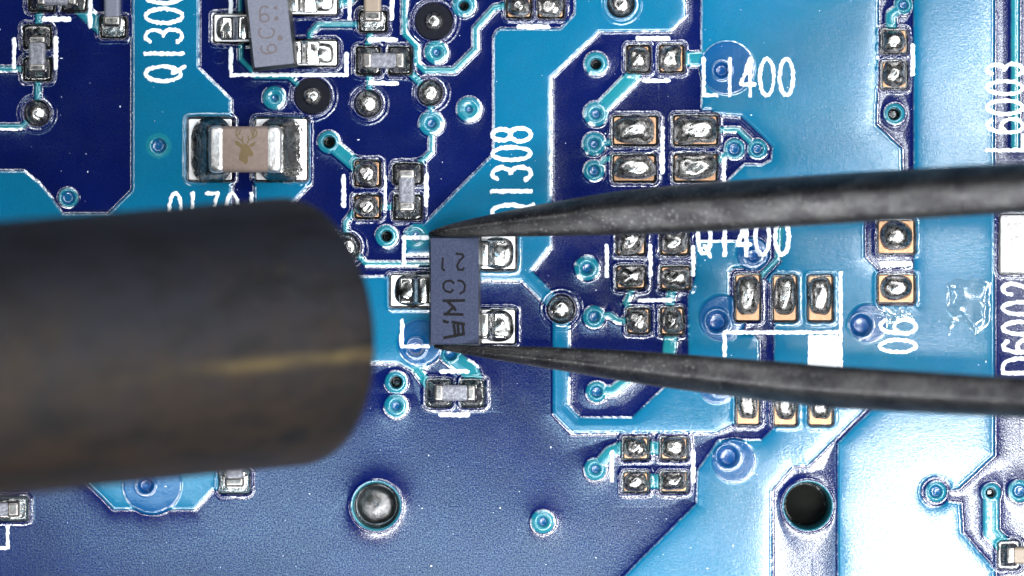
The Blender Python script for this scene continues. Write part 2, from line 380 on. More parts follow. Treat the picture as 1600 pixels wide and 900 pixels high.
# height of the lacquered surface, in hundredths of a unit
dd = cu_d + wob * 0.35
TCU = 2.15
H = TCU * ramp_(4.0, -4.0, dd)
H += np.where(dd > 0, 1.3 * np.exp(-np.maximum(dd, 0) / 13.0), 1.3 + 1.0 * (1 - np.exp(np.minimum(dd, 0) / 10.0)))
H += vnoise(GX, GY, 120, 3) * 0.22 + vnoise(GX, GY, 38, 4) * 0.04
copper = sstep(1.6, -1.6, dd)
bare = np.zeros(shape, np.float32)
for c in DISCS:
    sl = window(c[3] - 50, c[4] - 50, c[3] + 50, c[4] + 50)
    d = np.hypot(GX[sl] - c[3], GY[sl] - c[4]) - c[5]
    H[sl] += 1.3 * sstep(2.5, -2.5, d)
    disc[sl] = np.maximum(disc[sl], sstep(1.5, -1.5, d) * 0.75)
    r = np.hypot(GX[sl] - c[0], GY[sl] - c[1])
    H[sl] -= 5.5 * (1 - sstep(c[2] * 0.55, c[2], r)) + 1.5 * np.clip(1 - (r / c[2]) ** 2, 0, 1)
    H[sl] += 1.3 * np.exp(-((r - c[2] - 1) / 2.4) ** 2)
    disc[sl] = np.where(r < c[2] * .85, 1.0, disc[sl])
for x, y, R, h, op in VIAS:
    sl = window(x - 25, y - 25, x + 25, y + 25)
    r = np.hypot(GX[sl] - x, GY[sl] - y)
    H[sl] += 1.2 * np.exp(-((r - R * 0.66) / 2.3) ** 2)
    if op:
        H[sl] -= 28 * (1 - sstep(h - 2.2, h + 1.2, r))
        bare[sl] = np.maximum(bare[sl], 1 - sstep(h - 1.5, h + 0.5, r))  # shade inside the open via put into the colour as near-black
    else:
        H[sl] -= 3.5 * (1 - sstep(h - 2.5, h + 2.0, r)) + 2.5 * np.clip(1 - (r / h) ** 2, 0, 1)
        disc[sl] = np.maximum(disc[sl], (1 - sstep(h - 2, h, r)) * 0.8)
for x, y, R, h, op in HOLES:
    sl = window(x - 60, y - 60, x + 60, y + 60)
    r = np.hypot(GX[sl] - x, GY[sl] - y)
    H[sl] += 1.2 * np.exp(-np.maximum(r - R, 0) / 12.0) + 1.6 * np.exp(-((r - R + 1) / 3.0) ** 2)
    H[sl] -= 3.0 * np.exp(-((r - (R + h) / 2) / 2.0) ** 2)
    H[sl] -= (93 if op else 26) * (1 - sstep(h - 3.0, h + 1.0, r))
    bare[sl] = np.maximum(bare[sl], 1 - sstep(h - 3, h + 0.5, r))  # inside of the large hole painted near-black for its shade
for p in PADS:
    sl = window(*p[:4], 20)
    d = sd_rect(GX[sl], GY[sl], p[:4], 3.0) + wob[sl] * 0.9 - 1.0
    op = 1 - sstep(1.2, 3.8, d)
    H[sl] += 1.5 * np.exp(-((d - 5.0) / 2.6) ** 2)
    H[sl] = H[sl] * (1 - op) + (0.2) * op
    bare[sl] = np.maximum(bare[sl], op)
for x, y, R, dr in POINTS:
    sl = window(x - R, y - R, x + R, y + R, 20)
    r = np.hypot(GX[sl] - x, GY[sl] - y)
    d = r - R + wob[sl] * 0.3
    H[sl] += 1.7 * np.exp(-((d - 0.5) / 3.0) ** 2) + 0.8 * np.exp(-((d - 8.0 - wob[sl]) / 1.6) ** 2)
    op = 1 - sstep(-3.0, 0.0, d)
    H[sl] = H[sl] * (1 - op) + (-1.5) * op
    bare[sl] = np.maximum(bare[sl], op)
sl = window(330, 75, 355, 100, 5)
H[sl] += 0.30 * np.exp(-((np.hypot(GX[sl] - 342, GY[sl] - 88) - 10) / 1.4) ** 2)
# smooth analytic normals of the whole sheet
dHy, dHx = np.gradient(H, gy, gx)
nrm = np.stack([-dHx, dHy, np.ones_like(H)], -1)
nrm /= np.linalg.norm(nrm, axis=-1, keepdims=True)
def board_z(x, y):
    i = np.clip(np.searchsorted(gx, x) - 1, 0, len(gx) - 2); j = np.clip(np.searchsorted(gy, y) - 1, 0, len(gy) - 2)
    fx = np.clip((x - gx[i]) / (gx[i + 1] - gx[i]), 0, 1); fy = np.clip((y - gy[j]) / (gy[j + 1] - gy[j]), 0, 1)
    return (H[j, i] * (1 - fx) + H[j, i + 1] * fx) * (1 - fy) + (H[j + 1, i] * (1 - fx) + H[j + 1, i + 1] * fx) * fy

board = empty('circuit_board', 'blue circuit board with cyan copper areas, round vias and white printed lettering', 'circuit board')
nx, ny = len(gx), len(gy)
PV = np.stack([(GX - 800) * PX, (450 - GY) * PX, H * PX], -1).reshape(-1, 3).astype(np.float32)
PN = nrm.reshape(-1, 3).astype(np.float32)
ATT = {'copper': copper.ravel(), 'bare': bare.ravel(), 'disc': disc.ravel(), 'tint': tint.ravel(), 'edge': sstep(0.03, 0.16, np.hypot(dHx, dHy)).ravel()}
jj, ii = np.meshgrid(np.arange(ny - 1), np.arange(nx - 1), indexing='ij')
v00 = (jj * nx + ii).ravel()
quads = np.stack([v00, v00 + nx, v00 + nx + 1, v00 + 1], -1)
cell = label[:-1, :-1].copy()
for x, y, R, h, op in HOLES:
    if op: cell[np.hypot(GX[:-1, :-1] - x, GY[:-1, :-1] - y) < h - 4.5] = -1   # drilled right through
cell = cell.ravel()
order = np.argsort(cell, kind='stable'); cs = cell[order]
bounds = np.searchsorted(cs, np.arange(len(LABELS) + 2))
def sheet(name, q, parent):
    uv, inv = np.unique(q.ravel(), return_inverse=True)
    m = bpy.data.meshes.new(name)
    m.vertices.add(len(uv)); m.vertices.foreach_set('co', PV[uv].ravel())
    m.loops.add(len(inv)); m.loops.foreach_set('vertex_index', inv.astype(np.int32))
    n = len(q)
    m.polygons.add(n); m.polygons.foreach_set('loop_start', np.arange(0, 4 * n, 4, dtype=np.int32))
    m.update(calc_edges=True)
    m.polygons.foreach_set('use_smooth', np.ones(n, bool))
    for k, a in ATT.items():
        at = m.attributes.new(k, 'FLOAT', 'POINT'); at.data.foreach_set('value', a[uv].astype(np.float32))
    m.normals_split_custom_set_from_vertices(PN[uv])
    m.materials.append(M_MASK)
    o = bpy.data.objects.new(name, m); COL.objects.link(o); o.parent = parent
    return o
for lid in range(len(LABELS) + 1):
    q = quads[order[bounds[lid]:bounds[lid + 1]]]
    if len(q): sheet('laminate' if lid == 0 else LABELS[lid], q, board)
# the core under the lacquer
x0, y0, _ = W(E0, F1); x1, y1, _ = W(E1 - 30, F0)
mesh_obj('core', [(x0,y0,-1.5),(x1,y0,-1.5),(x1,y1,-1.5),(x0,y1,-1.5),(x0,y0,-0.95),(x1,y0,-0.95),(x1,y1,-0.95),(x0,y1,-0.95)],
         [(0,3,2,1),(4,5,6,7),(0,1,5,4),(1,2,6,5),(2,3,7,6),(3,0,4,7)], M_CORE, board, False)

# ------------------------------------------------------------------ pads and solder on the board
def prism(name, outline, z0, z1, bev, mat, parent):
    # outline: (x0, y0, x1, y1, corner radius) or (cx, cy, radius)
    if len(outline) == 5:
        x0, y0, x1, y1, r = outline
        ring = lambda d: rrect(x0 + d, y0 + d, x1 - d, y1 - d, max(r - d * .5, .4))
    else:
        ring = lambda d: [(outline[0] + (outline[2] - d) * math.cos(2 * math.pi * k / 28), outline[1] + (outline[2] - d) * math.sin(2 * math.pi * k / 28)) for k in range(28)]
    V = []
    rings = [(0, z0), (0, z1 - bev), (bev * .12, z1 - bev * .55), (bev * .45, z1 - bev * .16), (bev, z1)]
    for d, z in rings: V += [W(x, y, z) for x, y in ring(d)]
    n = len(V) // len(rings); F = []
    for k in range(len(rings) - 1):
        for i in range(n):
            a, b = k * n + i, k * n + (i + 1) % n
            F.append((a, b, b + n, a + n))
    F.append(tuple(range((len(rings) - 1) * n, len(rings) * n))); F.append(tuple(reversed(range(n))))
    o = mesh_obj(name, V, F, mat, parent, False)
    fix(o)
    sm = [len(p.vertices) == 4 and abs(p.normal.z) > .05 for p in o.data.polygons]
    o.data.polygons.foreach_set('use_smooth', sm)
    return o
def fix(o):
    import bmesh
    bm = bmesh.new(); bm.from_mesh(o.data); bmesh.ops.recalc_face_normals(bm, faces=bm.faces); bm.to_mesh(o.data); bm.free()
def rrect(x0, y0, x1, y1, r, n=3, rot=0.0):
    out = []
    for cx, cy, a0 in ((x1 - r, y1 - r, 0), (x0 + r, y1 - r, 90), (x0 + r, y0 + r, 180), (x1 - r, y0 + r, 270)):
        for k in range(n + 1):
            a = math.radians(a0 + 90 * k / n); out.append((cx + r * math.cos(a), cy + r * math.sin(a)))
    if rot:
        mx, my = (x0 + x1) / 2, (y0 + y1) / 2; c, s = math.cos(rot), math.sin(rot)
        out = [(mx + (x - mx) * c - (y - my) * s, my + (x - mx) * s + (y - my) * c) for x, y in out]
    return out
def dome(name, cx, cy, hx, hy, h, mat, parent, z0=0.5, sq=3.0, seed=0, amp=0.10, flat=2.2, lean=(0, 0)):
    nr, na = 9, 32; V = [W(cx, cy, z0 + h)]; F = []
    r_ = random.Random(seed); ph = [r_.uniform(0, 6.28) for _ in range(6)]
    for i in range(1, nr + 1):
        r = i / nr
        for k in range(na):
            a = 2 * math.pi * k / na
            c, s = math.cos(a), math.sin(a)
            qq = 2 + (sq - 2) * r ** 2.5; sup = (abs(c) ** qq + abs(s) ** qq) ** (-1 / qq)
            e = sup * (1 + amp * .35 * math.sin(2 * a + ph[0]) + amp * .3 * math.sin(3 * a + ph[1]) + amp * .2 * math.sin(5 * a + ph[2]))
            x, y = c * e * r, s * e * r
            z = h * max(0.0, 1 - r ** flat) ** 0.8
            z *= 1 + amp * 0.8 * (math.sin(4.3 * x + ph[3]) * math.cos(3.7 * y + ph[4]) + .5 * math.sin(8 * x + 6 * y + ph[5])) + lean[0] * x + lean[1] * y
            V.append(W(cx + x * hx, cy + y * hy, z0 + z))
    for k in range(na): F.append((0, 1 + (k + 1) % na, 1 + k))
    for i in range(nr - 1):
        for k in range(na):
            a, b = 1 + i * na + k, 1 + i * na + (k + 1) % na
            F.append((a, b, b + na, a + na))
    o = mesh_obj(name, V, F, mat, parent); fix(o); return o
for i, p in enumerate(PADS):
    x0, y0, x1, y1, fin, kind = p
    ins = 1.2 if kind == 1 else (1.5 if fin == 'd' else 0.0)
    pad = prism('solder_pad', (x0 + ins, y0 + ins, x1 - ins, y1 - ins, 2.5), -1.5, 1.6, 0.9, {'g': M_GOLD, 't': M_TIN, 'e': M_DULL, 'd': M_FILLET}[fin], board)
    rr = random.Random(i * 13 + 1)
    if kind == 1:
        w, h = (x1 - x0) / 2, (y1 - y0) / 2
        dome('solder', (x0 + x1) / 2 + rr.uniform(-1.5, 1), (y0 + y1) / 2 + rr.uniform(-2, 0.5), w * .99, h * .99, min(w, h) * rr.uniform(.75, .95), M_SOLDER, pad, 1.0, rr.choice([3.2, 4.0, 5.5]), i, 0.10)
    elif kind == 3:
        w, h = (x1 - x0) / 2, (y1 - y0) / 2
        dome('solder', (x0 + x1) / 2, (y0 + y1) / 2 - 1.5, w * .95, h * .96, h * .8, M_SOLDER, pad, 1.0, 2.5, i, 0.05)
    elif kind == 2:
        w = (x1 - x0) / 2
        dome('solder', (x0 + x1) / 2, (y0 + y1) / 2 - 4, w * 1.02, (y1 - y0) / 2 - 3.5, w * .85, M_SOLDER, pad, 1.0, 3.6, i, 0.07)
for i, (x, y, R, dr) in enumerate(POINTS):
    pad = prism('solder_point', (x, y, R - 2.5), -3, -0.6, 0.5, M_DARK, board)
    dr = dr if R > 26 else R - 3.5
    dome('solder', x, y, dr, dr, dr * .68, M_SHINY if dr >= 20 else M_SOLDER, pad, -0.7, 2.0, 50 + i, 0.06)
dome('solder_plug', 588, 789, 33, 33, 17, M_PLUG, board, -24, 2.0, 91, 0.04)

# ------------------------------------------------------------------ white print
def arc(cx, cy, rx, ry, a0, a1, n=10):
    return [(cx + rx * math.cos(math.radians(a0 + (a1 - a0) * k / n)), cy + ry * math.sin(math.radians(a0 + (a1 - a0) * k / n))) for k in range(n + 1)]
FONT = {
 '0': [arc(.5, .5, .5, .5, 0, 360, 20)], 'O': [arc(.5, .5, .5, .5, 0, 360, 20)],
 '1': [[(.5, 0), (.5, 1)]],
 '2': [arc(.5, .72, .45, .28, 170, -40, 10) + [(.05, 0), (.95, 0)]],
 '3': [arc(.45, .75, .45, .25, 150, -80, 9), arc(.45, .26, .5, .26, 85, -150, 9)],
 '4': [[(.7, 0), (.7, 1), (.05, .3), (1, .3)]],
 '6': [arc(.5, .3, .5, .3, 0, 360, 16), [(.02, .35), (.06, .7), (.3, .95), (.6, 1.0), (.9, .88)]],
 '7': [[(0, 1), (1, 1), (.35, 0)]],
 '8': [arc(.5, .76, .42, .24, 0, 360, 14), arc(.5, .27, .5, .27, 0, 360, 14)],
 'L': [[(.05, 1), (.05, 0), (1, 0)]], 'D': [[(0, 0), (0, 1), (.45, 1)] + arc(.45, .5, .55, .5, 90, -90, 10) + [(0, 0)]],
 'Q': [arc(.5, .52, .5, .48, 0, 360, 20), [(.55, .25), (1.0, -.06)]],
}
def silk(name, strokes, w, mat=M_SILK, rough=1.35, hgt=1.3):
    xs = [p[0] for s in strokes for p in s]; ys = [p[1] for s in strokes for p in s]
    st = 1.15
    X, Y = np.meshgrid(np.arange(min(xs) - w - 2, max(xs) + w + 2, st), np.arange(min(ys) - w - 2, max(ys) + w + 2, st))
    d = np.full(X.shape, 1e9)
    for s in strokes: d = np.minimum(d, sd_line(X, Y, s, w))
    d = d + rough * (vnoise(X, Y, 3.2, 8) * 0.75 + vnoise(X, Y, 9, 9) * 0.35)
    g1, g0 = np.gradient(d, st)
    ins = d < 0
    c = ins[:-1, :-1] | ins[1:, :-1] | ins[:-1, 1:] | ins[1:, 1:]
    j, i = np.nonzero(c); n = X.shape[1]
    a = j * n + i
    q = np.stack([a, a + n, a + n + 1, a + 1], -1)
    uv, inv = np.unique(q.ravel(), return_inverse=True)
    out = np.maximum(d, 0).ravel()
    L = np.maximum(np.hypot(g0, g1), .3).ravel()
    mv = np.minimum(out / L, 1.2)
    xx = X.ravel() - mv * g0.ravel() / L; yy = Y.ravel() - mv * g1.ravel() / L
    zz = board_z(xx, yy) + np.where(out > 0, 0.05, hgt * (1 - np.exp(-np.maximum(-d.ravel(), 0) / 0.9)) + 0.25)
    V = np.stack([(xx - 800) * PX, (450 - yy) * PX, zz * PX], -1)[uv].astype(np.float32)
    m = bpy.data.meshes.new(name)
    m.vertices.add(len(V)); m.vertices.foreach_set('co', V.ravel())
    m.loops.add(len(inv)); m.loops.foreach_set('vertex_index', inv.astype(np.int32))
    m.polygons.add(len(q)); m.polygons.foreach_set('loop_start', np.arange(0, 4 * len(q), 4, dtype=np.int32))
    m.update(calc_edges=True); m.polygons.foreach_set('use_smooth', np.ones(len(q), bool))
    m.materials.append(mat)
    o = bpy.data.objects.new(name, m); COL.objects.link(o); o.parent = board
    return o
def glyph(ch, x0, y0, x1, y1, up=False, w=6.5):
    st = []
    for s in FONT[ch]:
        if up: st.append([(x1 - gyy * (x1 - x0), y1 - gxx * (y1 - y0)) for gxx, gyy in s])
        else: st.append([(x0 + gxx * (x1 - x0), y1 - gyy * (y1 - y0)) for gxx, gyy in s])
    silk('printed_letter', st, w)
for ch, a, b in (('Q', 104, 127), ('1', 76, 92), ('3', 45, 66), ('0', 14, 36), ('0', -17, 5)): glyph(ch, 227, a, 285, b, True)
for ch, a, b in (('Q', 320, 343), ('1', 290, 308), ('3', 260, 281), ('0', 230, 250), ('8', 200, 221)): glyph(ch, 769, a, 829, b, True, 7)
for ch, a, b in (('L', 1098, 1119), ('1', 1132, 1148), ('4', 1157, 1178), ('0', 1187, 1209), ('0', 1218, 1239)): glyph(ch, a, 92, b, 149, False, 6)
for ch, a, b in (('Q', 1090, 1110), ('1', 1124, 1140), ('4', 1152, 1172), ('0', 1180, 1202), ('0', 1211, 1232)): glyph(ch, a, 343, b, 398, False, 7)
for ch, a, b in (('L', 212, 236), ('6', 186, 207), ('0', 157, 178), ('0', 127, 147), ('3', 99, 117)): glyph(ch, 1542, a, 1598, b, True, 6.5)
for ch, a, b in (('D', 560, 583), ('6', 531, 551), ('0', 503, 522), ('0', 472, 491), ('2', 442, 461)): glyph(ch, 1567, a, 1622, b, True, 6.5)
for ch, a, b in (('0', 531, 550), ('6', 499, 521)): glyph(ch, 1374, a, 1431, b, True, 6.5)
for ch, a, b in (('Q', 265, 283), ('1', 296, 306), ('7', 322, 340), ('0', 354, 372), ('1', 388, 398)): glyph(ch, a, 302, b, 358, False, 6)
LINES = [([(22,62),(22,105)],6.5),([(87,60),(87,106)],7.5),([(70,30),(107,30)],8.5),([(141,-20),(141,41)],7),([(361,76),(361,117),(541,117),(541,84)],6.5),
 ([(361,-30),(361,18)],7),([(546,-20),(546,29)],7),([(612,-20),(612,29)],7),([(577,62),(619,62)],7),([(578,130),(620,130)],6.5),
 ([(997,60),(1044,60)],7),([(1006,126),(1045,126)],6.5),([(811,42),(856,42)],7.5),([(1035,200),(1035,269)],6.5),([(1131,250),(1131,290)],6.5),
 ([(537,275),(537,320)],7.5),([(602,276),(602,326)],5),([(666,274),(666,321)],7),([(631,412),(631,371),(668,371)],6.5),([(628,501),(628,541),(668,541)],6.5),
 ([(948,384),(948,431)],6.5),([(1016,384),(1016,430)],7),([(1083,386),(1083,430)],6.5),([(999,469),(1046,469)],7),([(689,580),(730,580)],6.5),([(688,648),(731,648)],7),
 ([(1132,556),(1132,519),(1308,519)],6.5),([(1313,426),(1313,590)],6.5),([(956,706),(956,750)],6.5),([(1083,706),(1083,752)],7.5),
 ([(1426,72),(1426,116)],7),([(1378,412),(1422,412)],9),([(12,822),(12,856),(-30,856)],5.5)]
for P, w in LINES: silk('printed_line', [P], w)
silk('printed_block', [[(x, 527), (x, 590)] for x in range(1266, 1310, 5)], 8, hgt=0.8)

# ------------------------------------------------------------------ chip components
def fillet(name, rect, cap, h, mat, parent, seed=0, sq=6.0):
    # solder that climbs from the pad edge (rect) up to the metal end (cap) of a component
    n = 17; V = []; F = []
    x0, y0, x1, y1 = rect; rr = random.Random(seed)
    for j in range(n):
        for i in range(n):
            u, v = i / (n - 1) * 2 - 1, j / (n - 1) * 2 - 1
            # rounded square footprint
            k = 1.0 / max(1.0, (abs(u) ** sq + abs(v) ** sq) ** (1 / sq))
            x = (x0 + x1) / 2 + u * k * (x1 - x0) / 2; y = (y0 + y1) / 2 + v * k * (y1 - y0) / 2
            dx = max(cap[0] - x, 0, x - cap[2]); dy = max(cap[1] - y, 0, y - cap[3])
            mx = (cap[0] - x0) if x < cap[0] else (x1 - cap[2]); my = (cap[1] - y0) if y < cap[1] else (y1 - cap[3])
            t = math.hypot(dx / max(mx, .6) if dx else 0, dy / max(my, .6) if dy else 0)
            t = min(t, 1.0)
            z = 1.2 + h * (1 - t) ** 1.5 * (1 + .12 * math.sin(x * .5 + seed) * math.cos(y * .4 + seed * 2))
            V.append(W(x, y, z))
    for j in range(n - 1):
        for i in range(n - 1):
            a = j * n + i; F.append((a, a + n, a + n + 1, a + 1))
    o = mesh_obj(name, V, F, mat, parent); fix(o)
    if o.data.polygons[0].normal.z < 0: o.data.flip_normals()
    return o
def chip(label, pads, body, h, mat_body, mat_end, vertical, name='chip_resistor', cat='resistor', endw=0.24, fill=M_FILLET, fh=.62, seed=0, group='small chip components', bev=5.0):
    t = empty(name, label, cat, group)
    x0, y0, x1, y1 = body
    L = (y1 - y0) if vertical else (x1 - x0); e = L * endw
    if vertical:
        mid = (x0 + .8, y0 + e, x1 - .8, y1 - e); ends = [(x0, y0, x1, y0 + e), (x0, y1 - e, x1, y1)]
    else:
        mid = (x0 + e, y0 + .8, x1 - e, y1 - .8); ends = [(x0, y0, x0 + e, y1), (x1 - e, y0, x1, y1)]
    g = 1.0
    m2 = (mid[0] - (0 if vertical else g), mid[1] - (g if vertical else 0), mid[2] + (0 if vertical else g), mid[3] + (g if vertical else 0))
    prism('body', (*((x0 + 1.2, y0 + 4, x1 - 1.2, y1 - 4) if vertical else (x0 + 4, y0 + 1.2, x1 - 4, y1 - 1.2)), 1.5), 1.5, h - 1.0, bev, mat_body, t)
    for c, p in zip(ends, pads):
        o = prism('end_cap', (*c, 9.0 if h > 40 else 3.5), 1.2, h, bev, mat_end, t)
        fillet('solder', p, c, h * fh, fill, t, seed + len(t.children), 2.6 if h > 40 else 6.0)
    return t
chip('small grey chip resistor standing upright above the round solder point at the left edge', [(39,42,78,73),(39,93,78,124)], (45,56,73,113), 20, M_RESIST, M_CHIPEND, True, seed=1)
chip('dark chip part lying sideways, cut by the top edge near the left corner', [(47,-38,83,16),(99,-38,133,16)], (58,-35,122,10), 24, M_RESIST, M_CHIPEND, False, seed=2)
chip('upright pale grey chip part cut by the top edge, just left of the printed Q1300', [(159,29,195,57),(159,-39,195,-13)], (163,-28,190,42), 26, M_BODYL, M_CHIPEND, True, seed=3)
chip('upright chip part with tan top, cut by the top edge right of the tilted transistor', [(563,19,602,48),(563,-49,602,-21)], (568,-40,597,35), 26, M_TAN, M_CHIPEND, True, name='chip_capacitor', cat='capacitor', seed=4)
chip('sideways grey chip resistor under the tan-topped part, above two round solder points', [(559,75,592,114),(609,75,640,114)], (566,82,633,108), 20, M_RESIST, M_CHIPEND, False, seed=5)
chip('upright grey chip resistor beside two bare pads, left of the printed Q1308', [(617,257,657,286),(617,307,657,341)], (622,264,649,331), 20, M_RESIST, M_CHIPEND, True, seed=6)
chip('sideways dark chip resistor below the lower tweezer tip', [(669,595,703,633),(723,595,754,633)], (678,600,744,627), 20, M_RESIST, M_CHIPEND, False, seed=7)
chip('end of a chip part peeking out below the big nozzle', [(346,737,387,768),(346,691,387,711)], (352,696,382,760), 20, M_RESIST, M_CHIPEND, True, seed=8)
chip('end of a chip part cut by the left edge below the nozzle', [(-4,779,41,811),(-59,779,-31,811)], (-50,783,32,807), 20, M_RESIST, M_CHIPEND, False, seed=9)
chip('tan chip capacitor cut by the right edge at the bottom corner', [(1563,849,1590,885),(1626,849,1654,885)], (1570,853,1646,881), 24, M_TAN, M_CHIPEND, False, name='chip_capacitor', cat='capacitor', seed=10, endw=0.2)
cap = chip('large taupe chip capacitor with silver ends and a golden stag emblem', [(297,183,366,287),(402,183,477,287)], (328,197,442,271), 42, M_CERAM, M_CAPEND, False, name='chip_capacitor', cat='capacitor', endw=0.235, seed=11, group='large chip components', fh=.72, bev=9)

# flat marks: strokes and filled shapes laid on a top face
def mark(name, strokes, polys, w, z, mat, parent, zfun=None):
    V = []; F = []
    def add(pts):
        b = len(V); V.extend([W(x, y, z) for x, y in pts]); F.append(tuple(range(b, b + len(pts))))
    for s in strokes:
        for (xa, ya), (xb, yb) in zip(s[:-1], s[1:]):
            l = math.hypot(xb - xa, yb - ya) or 1; nx_, ny_ = -(yb - ya) / l * w / 2, (xb - xa) / l * w / 2
            ex, ey = (xb - xa) / l * w * .3, (yb - ya) / l * w * .3
            add([(xa + nx_ - ex, ya + ny_ - ey), (xb + nx_ + ex, yb + ny_ + ey), (xb - nx_ + ex, yb - ny_ + ey), (xa - nx_ - ex, ya - ny_ - ey)])
            z += 0.012
    for p in polys: add(p); z += 0.012
    o = mesh_obj(name, V, F, mat, parent, False)
    m = o.data
    for p in m.polygons:
        if p.normal.z < 0: p.flip()
    return o
def D(pts, sx, ox, oy): return [(ox + x / sx, oy + y / sx) for x, y in pts]
deer = [D(s, 6, 280, 170) for s in (
    [(615,335),(603,308),(566,283),(548,250),(546,225),(562,198)], [(566,283),(585,292)], [(552,258),(578,240),(590,205)], [(606,312),(608,262)],
    [(652,330),(664,300),(708,280),(738,252),(742,228),(726,200)], [(690,288),(712,250),(718,195)], [(700,255),(690,205)], [(662,305),(660,262)])]
deerp = [D(s, 6, 280, 170) for s in (
    [(600,345),(640,332),(668,352),(690,395),(710,430),(690,455),(662,446),(655,470),(660,500),(635,530),(605,502),(575,485),(575,440),(590,400),(585,365)],
    [(528,303),(570,315),(607,345),(588,367),(550,350)], [(737,313),(700,325),(668,350),(690,367),(716,350)])]
mark('emblem', deer, deerp, 1.9, 41.2, M_EMBLEM, cap)

def lead(name, x0, x1, yc, wid, zb, parent, sgn, mat=M_LEAD, rot=None):
    # gull-wing lead: leaves the body, bends down and ends flat on the pad; x0 at the body, x1 at the toe
    prof = [(0, zb), (.30, zb), (.40, zb - 1.2), (.48, zb * .70), (.56, zb * .42), (.64, 9.0), (.74, 7.4), (.92, 7.0), (1.0, 5.5)]
    th = 3.2; V = []; F = []
    for k, (t, z) in enumerate(prof):
        x = x0 + (x1 - x0) * t
        for dy, dz in ((-1, 0), (-.86, 1), (.86, 1), (1, 0), (1, -2.2), (-1, -2.2)):
            px_, py_ = x, yc + dy * wid / 2
            if rot: px_, py_ = rot(px_, py_)
            V.append(W(px_, py_, z + dz * th / 3))
    n = 6
    for k in range(len(prof) - 1):
        for i in range(n):
            a, b = k * n + i, k * n + (i + 1) % n; F.append((a, b, b + n, a + n))
    F.append(tuple(range(n))); F.append(tuple(reversed(range((len(prof) - 1) * n, len(prof) * n))))
    o = mesh_obj(name, V, F, mat, parent); fix(o); return o
def mould(name, cx, cy, w, l, h, mat, parent, rot=0.0, z0=4, side=.05):
    c, s = math.cos(rot), math.sin(rot)
    V = []; F = []
    rings = [(0.98, z0), (1.0 + side, z0 + h * .42), (1.0 + side, z0 + h * .52), (0.985, z0 + h - 1.4), (0.965, z0 + h)]
    for k, z in rings:
        kk = (k - 1) * w / 2
        for x, y in rrect(-w / 2 - kk, -l / 2 - kk, w / 2 + kk, l / 2 + kk, 1.6, 2):
            V.append(W(cx + x * c - y * s, cy + x * s + y * c, z))
    n = len(V) // len(rings)
    for k in range(len(rings) - 1):
        for i in range(n):
            a, b = k * n + i, k * n + (i + 1) % n; F.append((a, b, b + n, a + n))
    F.append(tuple(range((len(rings) - 1) * n, len(rings) * n))); F.append(tuple(reversed(range(n))))
    o = mesh_obj(name, V, F, mat, parent, False); fix(o)
    o.data.materials.append(M_BLACK)                # flanks below the top take the black material
    for p in o.data.polygons: p.material_index = 1 if p.center.z < (z0 + h - 1.6) * PX else 0
    return o

# transistor held by the tweezers
q = empty('transistor', 'dark grey transistor gripped between the tweezer tips, marked 21', 'transistor', 'three-legged transistors')
mould('body', 711, 454.5, 76, 166, 52, M_BODY, q)
for (xa, xb, yc, wd) in ((746, 790, 396, 40), (746, 790, 509, 40), (676, 624, 454, 40)):
    lead('leg', xa, xb, yc, wd, 26, q, 1)
dome('solder', 778, 395, 25, 25, 9.5, M_SMOOTH, q, 1.5, 2.7, 21, .03); dome('solder', 778, 509, 25, 25, 9.5, M_SMOOTH, q, 1.5, 2.7, 22, .04)
dome('solder', 643, 454, 27, 24, 9.5, M_SMOOTH, q, 1.5, 2.9, 23, .08)
ms = [D(s, 4.09, 590, 340) for s in (
    [(505,233),(545,236),(552,252),(527,275),(510,310),(520,334),(545,335),(553,322)], [(420,262),(416,328),(430,338)],
    [(515,402),(545,408),(561,432),(556,468),(530,486)], [(438,470),(424,450),(424,425),(440,407),(470,402),(490,420)], [(438,470),(468,478),(486,462)],
    [(424,531),(556,529)], [(450,535),(488,572),(452,606)], [(430,615),(545,618)], [(488,572),(500,590)],
    [(425,660),(452,668)], [(482,666),(556,680)], [(490,684),(500,758)], [(428,766),(556,742)], [(545,680),(552,742)], [(515,680),(520,745)])]
for k, s in enumerate((ms[0:1], ms[1:2], ms[2:5], ms[5:9], ms[9:])):
    mark('marking', s, [], 3.2 if k < 3 else 4.4, 56.3, M_MARK, q)

# tilted transistor at the top edge
q2 = empty('transistor', 'lighter grey transistor sitting askew at the top edge, marked 6C6', 'transistor', 'three-legged transistors')
TIL = math.radians(-6.2)
mould('body', 422, 22, 63, 168, 52, M_BODYL, q2, TIL, side=.13)
lead('leg', 452, 500, 83, 36, 26, q2, 1); lead('leg', 448, 496, 2, 36, 26, q2, 1); lead('leg', 392, 346, 45, 36, 26, q2, 1)
dome('solder', 501, 83, 20, 16, 7, M_SHINY, q2, 1.5, 4, 31, .05); dome('solder', 500, 1, 21, 17, 7, M_SHINY, q2, 1.5, 4, 32, .05); dome('solder', 358, 44, 20, 18, 8, M_SHINY, q2, 1.5, 4, 33, .06)
def EL(cx, cy, rx, ry, a0=0, a1=360, n=14): return arc(cx, cy, rx, ry, a0, a1, n)
m6 = [[EL(617, 200, 45, 40), [(573,185),(572,130),(590,92),(620,80),(650,95)]], [[(578,302),(562,330),(562,365),(590,395),(645,400),(695,385),(716,345),(705,315),(685,300)]],
      [EL(692, 505, 42, 42), [(690,548),(640,558),(595,540),(580,508),(590,486)]]]
for s in m6: mark('marking', [D(p, 6.43, 320, 0) for p in s], [], 2.6, 56.3, M_MARKL, q2)
for cx, cy, r in ((736, 205, 22), (772, 400, 28), (728, 98, 18)):
    mark('marking', [], [D(EL(cx, cy, r, r, 0, 348, 12), 6.43, 320, 0)], 1, 56.3, M_MARKL, q2)

